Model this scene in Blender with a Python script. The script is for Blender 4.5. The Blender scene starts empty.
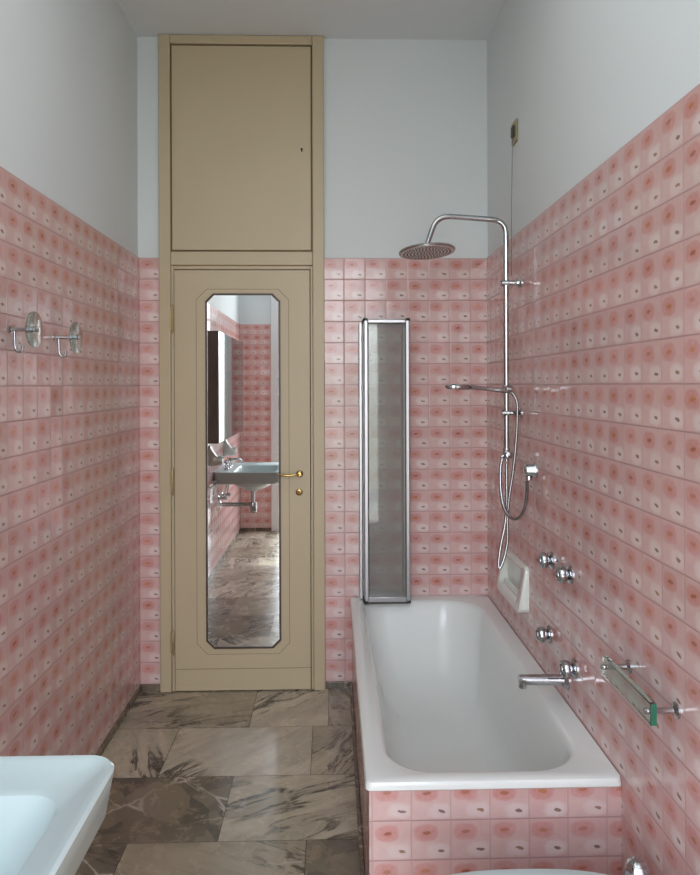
import bpy, bmesh, math, random
from math import sin, cos, pi, tan, atan, radians
from mathutils import Vector, Matrix
random.seed(7)
C = bpy.context.scene.collection

# ------------------------------------------------------------------ measures
EYE = 1.432
YAW = radians(1.47)
YB = 3.308            # wall with the door (tile face)
XL, XR = -0.903, 0.736
YR = -0.32            # rear wall with the french window
ZC = 3.072            # ceiling
T = 0.1               # tile pitch
TILE_TOP = 2.032

def wx(px, Y):
    return tan(atan((px - 350) / 700) + YAW) * Y
def wz(py, Y, X=0.0):
    return EYE + (385 - py) / 700 * (Y * cos(YAW) + X * sin(YAW))
def rw(px, py, X=XR):            # point on a plane X = const seen at px, py
    Y = X / tan(atan((px - 350) / 700) + YAW)
    return Y, wz(py, Y, X)

# ------------------------------------------------------------------ helpers
ROOT = {}
def finish(name, bm, m, parent=None, smooth=True, bevel=0.0, seg=2, recalc=True):
    if recalc:
        bmesh.ops.recalc_face_normals(bm, faces=bm.faces)
    off = Vector((0, 0, 0))
    if parent is not None:
        off = ROOT.get(parent.name, off)
    if off.length:
        bmesh.ops.translate(bm, verts=bm.verts, vec=-off)
    me = bpy.data.meshes.new(name)
    bm.to_mesh(me); bm.free()
    o = bpy.data.objects.new(name, me)
    C.objects.link(o)
    if m is not None:
        me.materials.append(m)
    if smooth:
        me.polygons.foreach_set('use_smooth', [True] * len(me.polygons))
        me.set_sharp_from_angle(angle=radians(38))
    if bevel:
        b = o.modifiers.new('bevel', 'BEVEL')
        b.width = bevel; b.segments = seg; b.limit_method = 'ANGLE'; b.angle_limit = radians(35)
    if parent is not None:
        o.parent = parent
        ROOT[o.name] = off
    else:
        ROOT[o.name] = Vector((0, 0, 0))
    return o

def thing(name, label, cat, loc=(0, 0, 0), group=None):
    o = bpy.data.objects.new(name, None)
    C.objects.link(o)
    o.location = loc
    o.empty_display_size = 0.05
    o['label'] = label; o['category'] = cat
    if group: o['group'] = group
    ROOT[o.name] = Vector(loc)
    return o
def tag(o, label, cat, group=None):
    o['label'] = label; o['category'] = cat
    if group: o['group'] = group
    return o
def struct(o):
    o['kind'] = 'structure'
    return o
def copy_tree(o, loc, label):
    r = o.copy(); C.objects.link(r); r.location = loc; r['label'] = label
    def rec(a, b):
        for ch in list(a.children):
            c = ch.copy(); C.objects.link(c); c.parent = b
            rec(ch, c)
    rec(o, r)
    return r

def box(bm, x0, x1, y0, y1, z0, z1):
    v = [bm.verts.new(p) for p in ((x0,y0,z0),(x1,y0,z0),(x1,y1,z0),(x0,y1,z0),(x0,y0,z1),(x1,y0,z1),(x1,y1,z1),(x0,y1,z1))]
    for f in ((0,3,2,1),(4,5,6,7),(0,1,5,4),(1,2,6,5),(2,3,7,6),(3,0,4,7)):
        bm.faces.new([v[i] for i in f])
    return v
def B(*a):
    bm = bmesh.new(); box(bm, *a); return bm

def spline(pts, n=8):
    P = [Vector(p) for p in pts]
    P = [2*P[0]-P[1]] + P + [2*P[-1]-P[-2]]
    out = []
    for i in range(1, len(P)-2):
        a, b, c, d = P[i-1], P[i], P[i+1], P[i+2]
        for k in range(n):
            t = k / n
            out.append(0.5*((2*b)+(c-a)*t+(2*a-5*b+4*c-d)*t*t+(3*b-a-3*c+d)*t**3))
    out.append(P[-2])
    return out
def fillet(pts, r, n=7):
    P = [Vector(p) for p in pts]; out = [P[0]]
    for i in range(1, len(P)-1):
        a = (P[i-1]-P[i]).normalized(); b = (P[i+1]-P[i]).normalized()
        p0 = P[i]+a*r; p1 = P[i]+b*r
        for k in range(n+1):
            t = k/n
            out.append(p0*(1-t)**2 + P[i]*2*t*(1-t) + p1*t*t)
    out.append(P[-1])
    return out
def tube(bm, pts, r, seg=14, rad=None, ribs=False):
    P = [Vector(p) for p in pts]
    up = None; rings = []
    for i, p in enumerate(P):
        t = (P[min(i+1, len(P)-1)] - P[max(i-1, 0)]).normalized()
        if up is None:
            up = t.orthogonal().normalized()
        else:
            up = (up - t*up.dot(t)).normalized()
        s = t.cross(up)
        rr = rad[i] if rad else r
        rings.append([bm.verts.new(p + (up*cos(2*pi*k/seg) + s*sin(2*pi*k/seg))*rr) for k in range(seg)])
    for a, b in zip(rings, rings[1:]):
        for k in range(seg):
            bm.faces.new((a[k], a[(k+1) % seg], b[(k+1) % seg], b[k]))
    bm.faces.new(rings[0][::-1]); bm.faces.new(rings[-1])
def lathe(bm, org, axis, prof, seg=28, wob=0.0, lobes=0):
    org = Vector(org); ax = Vector(axis).normalized()
    u = ax.orthogonal().normalized(); w = ax.cross(u)
    rings = []
    for (r, h) in prof:
        if r < 1e-5:
            rings.append([bm.verts.new(org + ax*h)])
        else:
            rings.append([bm.verts.new(org + ax*h + (u*cos(2*pi*k/seg) + w*sin(2*pi*k/seg))*(r*(1+wob*cos(lobes*2*pi*k/seg)))) for k in range(seg)])
    for a, b in zip(rings, rings[1:]):
        if len(a) == 1 and len(b) == 1: continue
        for k in range(seg):
            if len(a) == 1: bm.faces.new((a[0], b[(k+1) % seg], b[k]))
            elif len(b) == 1: bm.faces.new((a[k], a[(k+1) % seg], b[0]))
            else: bm.faces.new((a[k], a[(k+1) % seg], b[(k+1) % seg], b[k]))
    if len(rings[0]) > 1: bm.faces.new(rings[0][::-1])
    if len(rings[-1]) > 1: bm.faces.new(rings[-1])
def rrect(x0, x1, y0, y1, r, z, n=10):
    out = []
    if not isinstance(r, (list, tuple)): r = [r]*4
    cs = ((x1, y1, 0, -1, -1), (x0, y1, 1, 1, -1), (x0, y0, 2, 1, 1), (x1, y0, 3, -1, 1))
    for (cx, cy, q, sx, sy) in cs:
        rr = r[q]
        for k in range(n+1):
            a = q*pi/2 + k/n*pi/2
            out.append((cx + sx*rr + rr*cos(a), cy + sy*rr + rr*sin(a), z))
    return out
def loft(bm, rings, cap0=False, cap1=False):
    R = [[bm.verts.new(p) for p in ring] for ring in rings]
    n = len(R[0])
    for a, b in zip(R, R[1:]):
        for k in range(n):
            bm.faces.new((a[k], a[(k+1) % n], b[(k+1) % n], b[k]))
    if cap0: bm.faces.new(R[0][::-1])
    if cap1: bm.faces.new(R[-1])
def prism_y(bm, poly, y0, y1):          # polygon in xz pushed along y
    a = [bm.verts.new((x, y0, z)) for x, z in poly]; b = [bm.verts.new((x, y1, z)) for x, z in poly]
    n = len(poly)
    for k in range(n):
        bm.faces.new((a[k], a[(k+1) % n], b[(k+1) % n], b[k]))
    bm.faces.new(a[::-1]); bm.faces.new(b)
def ring_y(bm, po, pi_, y0, y1):        # frame between two polygons of equal count
    n = len(po)
    v = [[bm.verts.new((x, y, z)) for x, z in p] for p, y in ((po, y0), (pi_, y0), (pi_, y1), (po, y1))]
    for q in range(4):
        a, b = v[q], v[(q+1) % 4]
        for k in range(n):
            bm.faces.new((a[k], a[(k+1) % n], b[(k+1) % n], b[k]))

# ------------------------------------------------------------------ materials
def srgb(r, g, b):
    f = lambda c: (c/255/12.92) if c/255 <= 0.04045 else ((c/255+0.055)/1.055)**2.4
    return (f(r), f(g), f(b), 1)
class NT:
    def __init__(s, name):
        s.m = bpy.data.materials.new(name); s.m.use_nodes = True
        s.t = s.m.node_tree; s.b = s.t.nodes['Principled BSDF']
        s.out = s.t.nodes['Material Output']
    def n(s, typ, **kw):
        o = s.t.nodes.new(typ)
        for k, v in kw.items(): setattr(o, k, v)
        return o
    def put(s, sock, v):
        if isinstance(v, bpy.types.NodeSocket): s.t.links.new(v, sock)
        else: sock.default_value = v
    def math(s, op, a, b=0.0, c=None, clamp=False):
        o = s.n('ShaderNodeMath', operation=op); o.use_clamp = clamp
        s.put(o.inputs[0], a); s.put(o.inputs[1], b)
        if c is not None: s.put(o.inputs[2], c)
        return o.outputs[0]
    def vmath(s, op, a, b=(0, 0, 0)):
        o = s.n('ShaderNodeVectorMath', operation=op)
        s.put(o.inputs[0], a); s.put(o.inputs[1], b)
        return o.outputs[0]
    def mix(s, f, a, b, bt='MIX'):
        o = s.n('ShaderNodeMix', data_type='RGBA', blend_type=bt)
        s.put(o.inputs[0], f); s.put(o.inputs[6], a); s.put(o.inputs[7], b)
        return o.outputs[2]
    def step(s, x, lo, hi, a=0.0, b=1.0):
        o = s.n('ShaderNodeMapRange', interpolation_type='SMOOTHSTEP')
        s.put(o.inputs[0], x); s.put(o.inputs[1], lo); s.put(o.inputs[2], hi); s.put(o.inputs[3], a); s.put(o.inputs[4], b)
        return o.outputs[0]
    def noise(s, vec, scale, detail=2, rough=0.5, dist=0.0):
        o = s.n('ShaderNodeTexNoise')
        s.put(o.inputs['Vector'], vec); o.inputs['Scale'].default_value = scale
        o.inputs['Detail'].default_value = detail; o.inputs['Roughness'].default_value = rough
        o.inputs['Distortion'].default_value = dist
        return o.outputs['Fac'], o.outputs['Color']
    def bump(s, h, strength, dist=0.001, normal=None):
        o = s.n('ShaderNodeBump'); s.put(o.inputs['Strength'], strength); s.put(o.inputs['Distance'], dist)
        s.put(o.inputs['Height'], h)
        if normal is not None: s.put(o.inputs['Normal'], normal)
        return o.outputs[0]
    def xyz(s, v):
        o = s.n('ShaderNodeSeparateXYZ'); s.put(o.inputs[0], v); return o.outputs
    def comb(s, x, y, z=0.0):
        o = s.n('ShaderNodeCombineXYZ'); s.put(o.inputs[0], x); s.put(o.inputs[1], y); s.put(o.inputs[2], z); return o.outputs[0]
def simple(name, col, rough=0.5, metal=0.0, var=0.05, scale=6.0, bumpv=0.0, bscale=80.0, coat=0.0, spec=0.5):
    N = NT(name)
    tc = N.n('ShaderNodeTexCoord').outputs['Object']
    f, _ = N.noise(tc, scale, 4)
    dark = tuple(c*(1-var) for c in col[:3]) + (1,); lite = tuple(min(1, c*(1+var)) for c in col[:3]) + (1,)
    N.put(N.b.inputs['Base Color'], N.mix(f, dark, lite))
    N.b.inputs['Roughness'].default_value = rough; N.b.inputs['Metallic'].default_value = metal
    N.b.inputs['Coat Weight'].default_value = coat; N.b.inputs['Coat Roughness'].default_value = 0.05
    N.b.inputs['Specular IOR Level'].default_value = spec
    if bumpv:
        g, _ = N.noise(tc, bscale, 3)
        N.put(N.b.inputs['Normal'], N.bump(g, bumpv, 0.002))
    return N.m

def tile_material():
    N = NT('pink_ceramic_tile')
    uv = N.n('ShaderNodeUVMap').outputs[0]
    fl = N.vmath('FLOOR', uv); fr = N.vmath('FRACTION', uv)
    wn = N.n('ShaderNodeTexWhiteNoise', noise_dimensions='3D'); N.put(wn.inputs[0], fl)
    rnd = wn.outputs['Color']; rv = wn.outputs['Value']
    rs = N.xyz(rnd)
    n1, n1c = N.noise(uv, 3.2, 3)
    n2, _ = N.noise(uv, 9.0, 3)
    wob = N.vmath('SCALE', N.vmath('SUBTRACT', n1c, (0.5, 0.5, 0.5))); wob.node.inputs[3].default_value = 0.10
    wob2 = N.vmath('SCALE', N.vmath('SUBTRACT', rnd, (0.5, 0.5, 0.5))); wob2.node.inputs[3].default_value = 0.05
    p = N.vmath('ADD', N.vmath('ADD', fr, wob), wob2)
    x, y, _z = N.xyz(p)
    def blob(cx, cy, rx, ry, lo, hi, pw=2.6):
        a = N.math('POWER', N.math('ABSOLUTE', N.math('DIVIDE', N.math('SUBTRACT', x, cx), rx)), pw)
        b = N.math('POWER', N.math('ABSOLUTE', N.math('DIVIDE', N.math('SUBTRACT', y, cy), ry)), pw)
        d = N.math('ADD', a, b)
        d = N.math('ADD', d, N.math('MULTIPLY', N.math('SUBTRACT', n2, 0.5), 0.9))
        return N.step(d, lo, hi, 1.0, 0.0), d
    pinkf, pd = blob(0.36, 0.70, 0.31, 0.215, 0.45, 1.35)
    core, _ = blob(0.36, 0.69, 0.16, 0.11, 0.3, 1.3)
    whitef, _ = blob(0.70, 0.24, 0.31, 0.20, 0.1, 1.5)
    # base glaze: cloudy pale rose, warmer beside the pink flower
    base = N.mix(n1, srgb(204, 166, 163), srgb(216, 188, 184))
    base = N.mix(N.math('MULTIPLY', rv, 0.35), base, srgb(214, 160, 158))
    base = N.mix(N.step(y, 0.38, 0.62, 0.0, 0.3), base, srgb(202, 148, 144))
    base = N.mix(N.math('MULTIPLY', whitef, N.math('MULTIPLY_ADD', rs[0], 0.3, 0.36)), base, srgb(230, 218, 217))
    base = N.mix(N.math('MULTIPLY', pinkf, N.math('MULTIPLY_ADD', n2, 1.0, N.math('MULTIPLY_ADD', rs[1], 0.25, -0.04)), clamp=True), base, srgb(196, 124, 117))
    base = N.mix(N.math('MULTIPLY', core, N.math('MULTIPLY_ADD', rs[2], 0.35, 0.1)), base, srgb(206, 104, 70))
    # gold and brown strokes in both flowers
    def stroke(cx, cy, ang, rx, ry):
        dx = N.math('SUBTRACT', x, cx); dy = N.math('SUBTRACT', y, cy)
        u = N.math('ADD', N.math('MULTIPLY', dx, cos(ang)), N.math('MULTIPLY', dy, sin(ang)))
        v = N.math('SUBTRACT', N.math('MULTIPLY', dy, cos(ang)), N.math('MULTIPLY', dx, sin(ang)))
        d = N.math('ADD', N.math('POWER', N.math('ABSOLUTE', N.math('DIVIDE', u, rx)), 2.0), N.math('POWER', N.math('ABSOLUTE', N.math('DIVIDE', v, ry)), 2.0))
        d = N.math('ADD', d, N.math('MULTIPLY', N.math('SUBTRACT', n2, 0.5), 2.4))
        return N.step(d, 0.6, 1.2, 1.0, 0.0)
    gold = N.mix(rs[0], srgb(140, 66, 34), srgb(180, 112, 44))
    s1 = stroke(0.37, 0.70, 0.1, 0.115, 0.048)
    base = N.mix(N.math('MULTIPLY', s1, N.math('MULTIPLY_ADD', rs[1], 0.5, 0.45)), base, gold)
    s2 = stroke(0.75, 0.23, -0.15, 0.10, 0.042)
    base = N.mix(N.math('MULTIPLY', s2, 0.85), base, N.mix(rs[2], srgb(84, 60, 44), srgb(150, 98, 40)))
    # joints
    fx, fy, _q = N.xyz(fr)
    ex = N.math('MINIMUM', fx, N.math('SUBTRACT', 1.0, fx)); ey = N.math('MINIMUM', fy, N.math('SUBTRACT', 1.0, fy))
    ed = N.math('MINIMUM', ex, ey)
    g = N.step(ed, 0.008, 0.022, 1.0, 0.0)
    base = N.mix(0.14, base, srgb(178, 164, 162))
    gh = N.math('MULTIPLY', N.step(ey, 0.008, 0.024, 1.0, 0.0), 0.65); gv = N.math('MULTIPLY', N.step(ex, 0.008, 0.022, 1.0, 0.0), 0.38)
    base = N.mix(N.math('MAXIMUM', gh, gv), base, srgb(140, 104, 104))
    N.put(N.b.inputs['Base Color'], base)
    N.put(N.b.inputs['Roughness'], N.step(g, 0.0, 1.0, 0.13, 0.6))
    N.b.inputs['Specular IOR Level'].default_value = 0.5
    # every tile is laid at its own slight tilt
    geo = N.n('ShaderNodeNewGeometry').outputs['Normal']
    tl = N.vmath('SCALE', N.vmath('SUBTRACT', rnd, (0.5, 0.5, 0.5))); tl.node.inputs[3].default_value = 0.06
    nn = N.vmath('NORMALIZE', N.vmath('ADD', geo, tl))
    w1, _ = N.noise(uv, 2.2, 2)
    h = N.math('ADD', N.math('MULTIPLY', w1, 0.35), N.step(ed, 0.0, 0.05, 0.0, 0.5))
    N.put(N.b.inputs['Normal'], N.bump(h, 0.5, 0.0016, nn))
    return N.m

def marble_material(name, floor=True):
    N = NT(name)
    tc = N.n('ShaderNodeTexCoord').outputs['Object']
    at = N.n('ShaderNodeAttribute', attribute_name='seed').outputs['Vector']
    tint = N.n('ShaderNodeAttribute', attribute_name='tint').outputs['Color']
    sx = N.xyz(at)                       # x offset, y breccia amount, z vein angle
    off = N.comb(N.math('MULTIPLY', sx[0], 13.0), N.math('MULTIPLY', sx[0], 7.0), N.math('MULTIPLY', sx[0], 3.0))
    rot = N.n('ShaderNodeVectorRotate', rotation_type='Z_AXIS'); N.put(rot.inputs['Vector'], tc); N.put(rot.inputs['Angle'], sx[2])
    p = N.vmath('ADD', rot.outputs[0], off)
    st = N.vmath('MULTIPLY', p, (1.0, 4.5, 1.0))
    a, ac = N.noise(st, 2.6, 8, 0.6, 0.6)
    b, _ = N.noise(p, 14.0, 6, 0.65, 0.4)
    c, _ = N.noise(N.vmath('MULTIPLY', p, (1.0, 7.0, 1.0)), 9.0, 5, 0.6, 0.3)
    col = N.mix(N.step(a, 0.32, 0.68), tuple(0.74*x for x in (1, 1, 1)) + (1,), (1.06, 1.05, 1.04, 1))
    base = N.mix(1.0, tint, col, 'MULTIPLY')
    base = N.mix(N.step(c, 0.45, 0.75, 0.0, 0.28), base, srgb(92, 82, 66))
    base = N.mix(N.step(b, 0.5, 0.75, 0.0, 0.35), base, srgb(168, 152, 132))
    # dark flowing veins
    vn = N.math('ABSOLUTE', N.math('SUBTRACT', a, 0.47))
    vein = N.step(vn, 0.0, 0.045, 1.0, 0.0)
    lowf, _ = N.noise(p, 2.0, 2)
    base = N.mix(N.math('MULTIPLY', vein, N.step(lowf, 0.44, 0.56, 0.0, 0.95)), base, srgb(50, 47, 40))
    # brecciated slabs: dark grey-green lumps cut by pale cracks
    pw = N.vmath('ADD', p, N.vmath('MULTIPLY', ac, (0.10, 0.10, 0.0)))
    vo = N.n('ShaderNodeTexVoronoi', feature='DISTANCE_TO_EDGE'); N.put(vo.inputs['Vector'], N.vmath('MULTIPLY', pw, (1, 1.5, 0.0))); vo.inputs['Scale'].default_value = 5.0
    vc = N.n('ShaderNodeTexVoronoi', feature='F1'); N.put(vc.inputs['Vector'], N.vmath('MULTIPLY', pw, (1, 1.5, 0.0))); vc.inputs['Scale'].default_value = 9.0
    br = N.mix(N.xyz(vc.outputs['Color'])[0], srgb(66, 64, 56), srgb(128, 116, 96))
    br = N.mix(N.step(b, 0.4, 0.7, 0.0, 0.7), br, srgb(134, 116, 90))
    base = N.mix(sx[1], base, br)
    crack = N.step(vo.outputs['Distance'], 0.0, 0.035, 1.0, 0.0)
    cm = N.math('MULTIPLY', crack, N.step(lowf, 0.46, 0.58))
    base = N.mix(N.math('MULTIPLY', cm, N.math('MULTIPLY_ADD', sx[1], 0.7, 0.2)), base, srgb(206, 194, 176))
    N.put(N.b.inputs['Base Color'], base)
    N.put(N.b.inputs['Roughness'], N.step(b, 0.3, 0.8, 0.2, 0.34))
    return N.m

def glass_material(name, col, rough=0.0, mixt=0.0, ior=1.45):
    N = NT(name)
    N.b.inputs['Base Color'].default_value = col
    N.b.inputs['Transmission Weight'].default_value = 1.0
    N.b.inputs['Roughness'].default_value = rough
    N.b.inputs['IOR'].default_value = ior
    return N.m
def screen_pane_material(name, body, trans):
    # thin satin sheet: sees through, scatters a little grey, and mirrors at the surface
    N = NT(name)
    tc = N.n('ShaderNodeTexCoord').outputs['Object']
    f, _ = N.noise(tc, 5, 3)
    tr = N.n('ShaderNodeBsdfTransparent'); tr.inputs[0].default_value = trans
    N.put(N.b.inputs['Base Color'], N.mix(f, srgb(176, 168, 164), srgb(200, 196, 192)))
    N.b.inputs['Roughness'].default_value = 0.25
    mx = N.n('ShaderNodeMixShader'); mx.inputs[0].default_value = body
    N.t.links.new(tr.outputs[0], mx.inputs[1]); N.t.links.new(N.b.outputs[0], mx.inputs[2])
    gl = N.n('ShaderNodeBsdfGlossy'); gl.inputs['Roughness'].default_value = 0.03; gl.inputs[0].default_value = (1, 1, 1, 1)
    fr = N.n('ShaderNodeFresnel'); fr.inputs[0].default_value = 1.32
    m2 = N.n('ShaderNodeMixShader'); N.t.links.new(fr.outputs[0], m2.inputs[0])
    N.t.links.new(mx.outputs[0], m2.inputs[1]); N.t.links.new(gl.outputs[0], m2.inputs[2])
    N.t.links.new(m2.outputs[0], N.out.inputs[0])
    return N.m

M = {}
M['tile'] = tile_material()
M['marble'] = marble_material('polished_marble_slabs')
M['plaster'] = simple('pale_grey_plaster', srgb(214, 220, 222), 0.9, var=0.03, scale=2, bumpv=0.06, bscale=60)
M['ceiling'] = simple('white_ceiling_plaster', srgb(218, 222, 224), 0.9, var=0.02, scale=2, bumpv=0.05, bscale=60)
M['paint'] = simple('cream_door_enamel', srgb(188, 173, 144), 0.42, var=0.06, scale=3, bumpv=0.05, bscale=25)
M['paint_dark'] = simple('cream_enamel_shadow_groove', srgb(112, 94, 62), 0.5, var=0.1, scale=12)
M['gap'] = simple('dark_gap', srgb(40, 33, 24), 0.9)
M['chrome'] = simple('polished_chrome', (0.50, 0.51, 0.53, 1), 0.09, 1.0, var=0.02)
M['chrome_soft'] = simple('worn_chrome', (0.46, 0.47, 0.48, 1), 0.2, 1.0, var=0.1, scale=40)
M['hose'] = simple('ribbed_steel_hose', (0.36, 0.36, 0.37, 1), 0.25, 1.0, var=0.1, scale=200)
M['alu'] = simple('anodised_aluminium', (0.46, 0.46, 0.48, 1), 0.38, 1.0, var=0.04, scale=30)
M['black'] = simple('black_plastic', srgb(38, 38, 38), 0.45)
M['seal'] = simple('grey_rubber_seal', srgb(70, 66, 62), 0.6)
M['brass'] = simple('polished_brass', (0.46, 0.32, 0.12, 1), 0.26, 1.0, var=0.12, scale=60)
M['enamel'] = simple('white_bath_enamel', srgb(222, 226, 224), 0.2, var=0.02, scale=3, coat=0.2)
M['porcelain'] = simple('white_porcelain', srgb(192, 208, 209), 0.22, var=0.015, scale=4, coat=0.15)
M['porcelain_old'] = simple('old_white_porcelain', srgb(214, 220, 214), 0.14, var=0.03, scale=9, coat=0.4)
M['white_wood'] = simple('white_window_enamel', srgb(225, 228, 230), 0.4, var=0.03)
M['switch'] = simple('aged_cream_plastic', srgb(150, 140, 104), 0.5, var=0.1, scale=60)
M['cord'] = simple('grey_cord', srgb(120, 116, 108), 0.8)
M['mirror'] = simple('mirror_glass', (0.90, 0.92, 0.92, 1), 0.012, 1.0, var=0.0)
M['dim_mirror'] = simple('darkened_cabinet_mirror', (0.16, 0.19, 0.19, 1), 0.04, 1.0, var=0.1)  # reflection dimmed in the colour, so the mirrored window does not burn out
M['mirror_edge'] = simple('dark_brown_mirror_bead', srgb(62, 44, 32), 0.35, var=0.1, scale=30)
M['dark_side'] = simple('dark_cabinet_side', srgb(112, 104, 98), 0.25, var=0.15, scale=8)
M['green_glass'] = glass_material('thick_green_glass', (0.76, 0.94, 0.85, 1), 0.0)
M['green_edge'] = simple('green_glass_cut_end', srgb(38, 104, 82), 0.12, var=0.25, scale=50)
M['disc_glass'] = glass_material('pale_frosted_glass', (0.74, 0.90, 0.90, 1), 0.18)
M['pane'] = screen_pane_material('satin_screen_pane', 0.20, (0.95, 0.96, 0.95, 1))
M['pane_clear'] = screen_pane_material('clear_screen_pane', 0.02, (0.97, 0.98, 0.975, 1))
M['hinge'] = simple('painted_brass_hinge', srgb(168, 150, 112), 0.35, 0.5, var=0.2, scale=60)
M['spray_plate'] = simple('brushed_steel_spray_plate', (0.78, 0.78, 0.78, 1), 0.42, 0.6, var=0.05, scale=40)
M['nozzle'] = simple('dark_rubber_nozzles', srgb(84, 82, 80), 0.5)
M['concrete'] = simple('balcony_stone', srgb(170, 168, 160), 0.8, var=0.1)

# ------------------------------------------------------------------ the room
def tiled(bm, o, u, w, z0, z1, nrm, u0, vref, th=0.008):
    """thin slab of tiling: o = start point on the visible face, u = running direction"""
    uvl = bm.loops.layers.uv.verify()
    o = Vector((o[0], o[1], 0)); u = Vector(u); nrm = Vector(nrm); b = -nrm*th
    pts = []
    for du, z in ((0, z0), (w, z0), (w, z1), (0, z1)):
        pts.append((o + u*du + Vector((0, 0, z)), (u0 + du/T, (z - vref)/T)))
    fr = [bm.verts.new(p) for p, _ in pts]; bk = [bm.verts.new(p + b) for p, _ in pts]
    f = bm.faces.new(fr)
    for l, (_, t) in zip(f.loops, pts): l[uvl].uv = t
    fs = [bm.faces.new(bk[::-1])]
    for k in range(4):
        g = bm.faces.new((fr[(k+1) % 4], fr[k], bk[k], bk[(k+1) % 4]))
        for l in g.loops:
            i = fr.index(l.vert) if l.vert in fr else bk.index(l.vert)
            l[uvl].uv = (pts[i][1][0]*1.0 + 0.15, pts[i][1][1] + 0.03)

def wall(name, pieces):
    bm = bmesh.new()
    for p in pieces: box(bm, *p)
    return struct(finish(name, bm, M['plaster'], smooth=False))
PB = 0.007                         # the plaster lies this far behind the tile face
wall_back = wall('wall_back', [(XL-.2, XR+.2, YB+PB, YB+.18, -0.02, ZC+.1)])
wall_left = wall('wall_left', [(XL-.2, XL-PB, YR-.25, YB+PB-.0005, -0.02, ZC+.1)])
wall_right = wall('wall_right', [(XR+PB, XR+.2, YR-.25, YB+PB-.0005, -0.02, ZC+.1)])
WX0, WX1, WZ = -0.60, 0.52, 2.85
wall_rear = wall('wall_rear', [(XL-PB, WX0, YR-.25, YR-PB, -0.02, ZC), (WX1, XR+PB, YR-.25, YR-PB, -0.02, ZC), (WX0, WX1, YR-.25, YR-PB, WZ, ZC)])
struct(finish('ceiling', B(XL-PB, XR+PB, YR-.25, YB+PB, ZC, ZC+.1), M['ceiling'], smooth=False))

CX0, CX1 = wx(158.8, 3.28), wx(324.6, 3.28)          # door casing, outer edges
BASE = 0.032
def clad(name, parent, *args):
    bm = bmesh.new()
    for a in args: tiled(bm, *a)
    return finish(name, bm, M['tile'], parent, smooth=False, recalc=False)
clad('tiling', wall_back,
     ((XL, YB), (1, 0, 0), CX0-XL+.004, BASE, TILE_TOP, (0, -1, 0), 0.0, BASE),
     ((CX1-.004, YB), (1, 0, 0), XR-CX1+.004, BASE, TILE_TOP, (0, -1, 0), (CX1-.004-.558)/T + 40, BASE))
clad('tiling', wall_left,
     ((XL, YR), (0, 1, 0), 2.9705-YR, BASE, TILE_TOP, (1, 0, 0), (YR-2.971)/T + 100, BASE),
     ((XL, 2.9725), (0, 1, 0), YB-2.9725, BASE, TILE_TOP, (1, 0, 0), 0.012 + 100, BASE))
clad('tiling', wall_right, ((XR, YB), (0, -1, 0), YB-YR, BASE, TILE_TOP, (-1, 0, 0), (1.647-YB)/T + 200, BASE))
clad('tiling', wall_rear,
     ((WX0, YR), (-1, 0, 0), WX0-XL, BASE, TILE_TOP, (0, 1, 0), 300.0, BASE),
     ((XR, YR), (-1, 0, 0), XR-WX1, BASE, TILE_TOP, (0, 1, 0), 320.0, BASE))

# floor: marble slabs in broken bond, one face per slab
def slab_floor():
    bm = bmesh.new()
    seed = bm.faces.layers.float_vector.new('seed'); tint = bm.faces.layers.float_color.new('tint')
    beige, light, brown, dark = srgb(182, 172, 150), srgb(198, 188, 168), srgb(170, 160, 138), srgb(126, 122, 108)
    rows = [
        (3.33, 2.942, [(-.93, -.353, brown, .05, 2.86, 1.3), (-.353, -.02, light, 0, 2.3, 3.1), (-.02, .26, beige, .25, 1.2, 5.2), (.26, .75, brown, .1, .6, 7.0)]),
        (2.942, 2.575, [(-1.2, -.642, beige, .0, 1.2, 2.2), (-.642, -.084, light, .0, 2.35, 9.1), (-.084, .47, beige, .12, 2.2, 4.4), (.47, .75, brown, .1, .6, 7.0)]),
        (2.575, 2.207, [(-.93, -.364, dark, .9, .9, 6.3), (-.364, .2, beige, .05, 2.75, 8.2), (.2, .75, brown, .1, .6, 7.0)]),
        (2.207, 1.84, [(-1.2, -.645, dark, .6, .5, 3.6), (-.645, -.085, brown, .3, .45, 2.9), (-.085, .47, dark, .7, .3, 1.9), (.47, .75, brown, .1, .6, 7.0)]),
    ]
    y = 1.84; k = 0
    while y > -1.5:
        x = -.93 if k % 2 == 0 else -1.2
        cells = []
        while x < .75:
            cells.append((x, x+.56, random.choice([beige, light, brown]), random.choice([0, .1, .5]), random.uniform(.2, 2.9), random.uniform(1, 9)))
            x += .56
        rows.append((y, y-.3675, cells)); y -= .3675; k += 1
    g = 0.0012
    for (y1, y0, cells) in rows:
        for (x0, x1, col, br, ang, sd) in cells:
            x0, x1 = max(x0, XL-.006), min(x1, XR+.006)
            y1c, y0c = min(y1, YB+.006), y0
            v = [bm.verts.new(p) for p in ((x0+g, y0c+g, 0), (x1-g, y0c+g, 0), (x1-g, y1c-g, 0), (x0+g, y1c-g, 0))]
            f = bm.faces.new(v); f[seed] = (sd, br, ang); f[tint] = col
    # bed of dark jointing just below
    v = [bm.verts.new(p) for p in ((XL-.006, -1.5, -.0015), (XR+.006, -1.5, -.0015), (XR+.006, YB+.006, -.0015), (XL-.006, YB+.006, -.0015))]
    f = bm.faces.new(v); f[seed] = (1, 1, 1); f[tint] = (.03, .025, .02, 1); f.material_index = 1
    o = finish('floor', bm, M['marble'], smooth=False, recalc=False)
    o.data.materials.append(M['gap'])
    return struct(o)
slab_floor()

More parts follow.
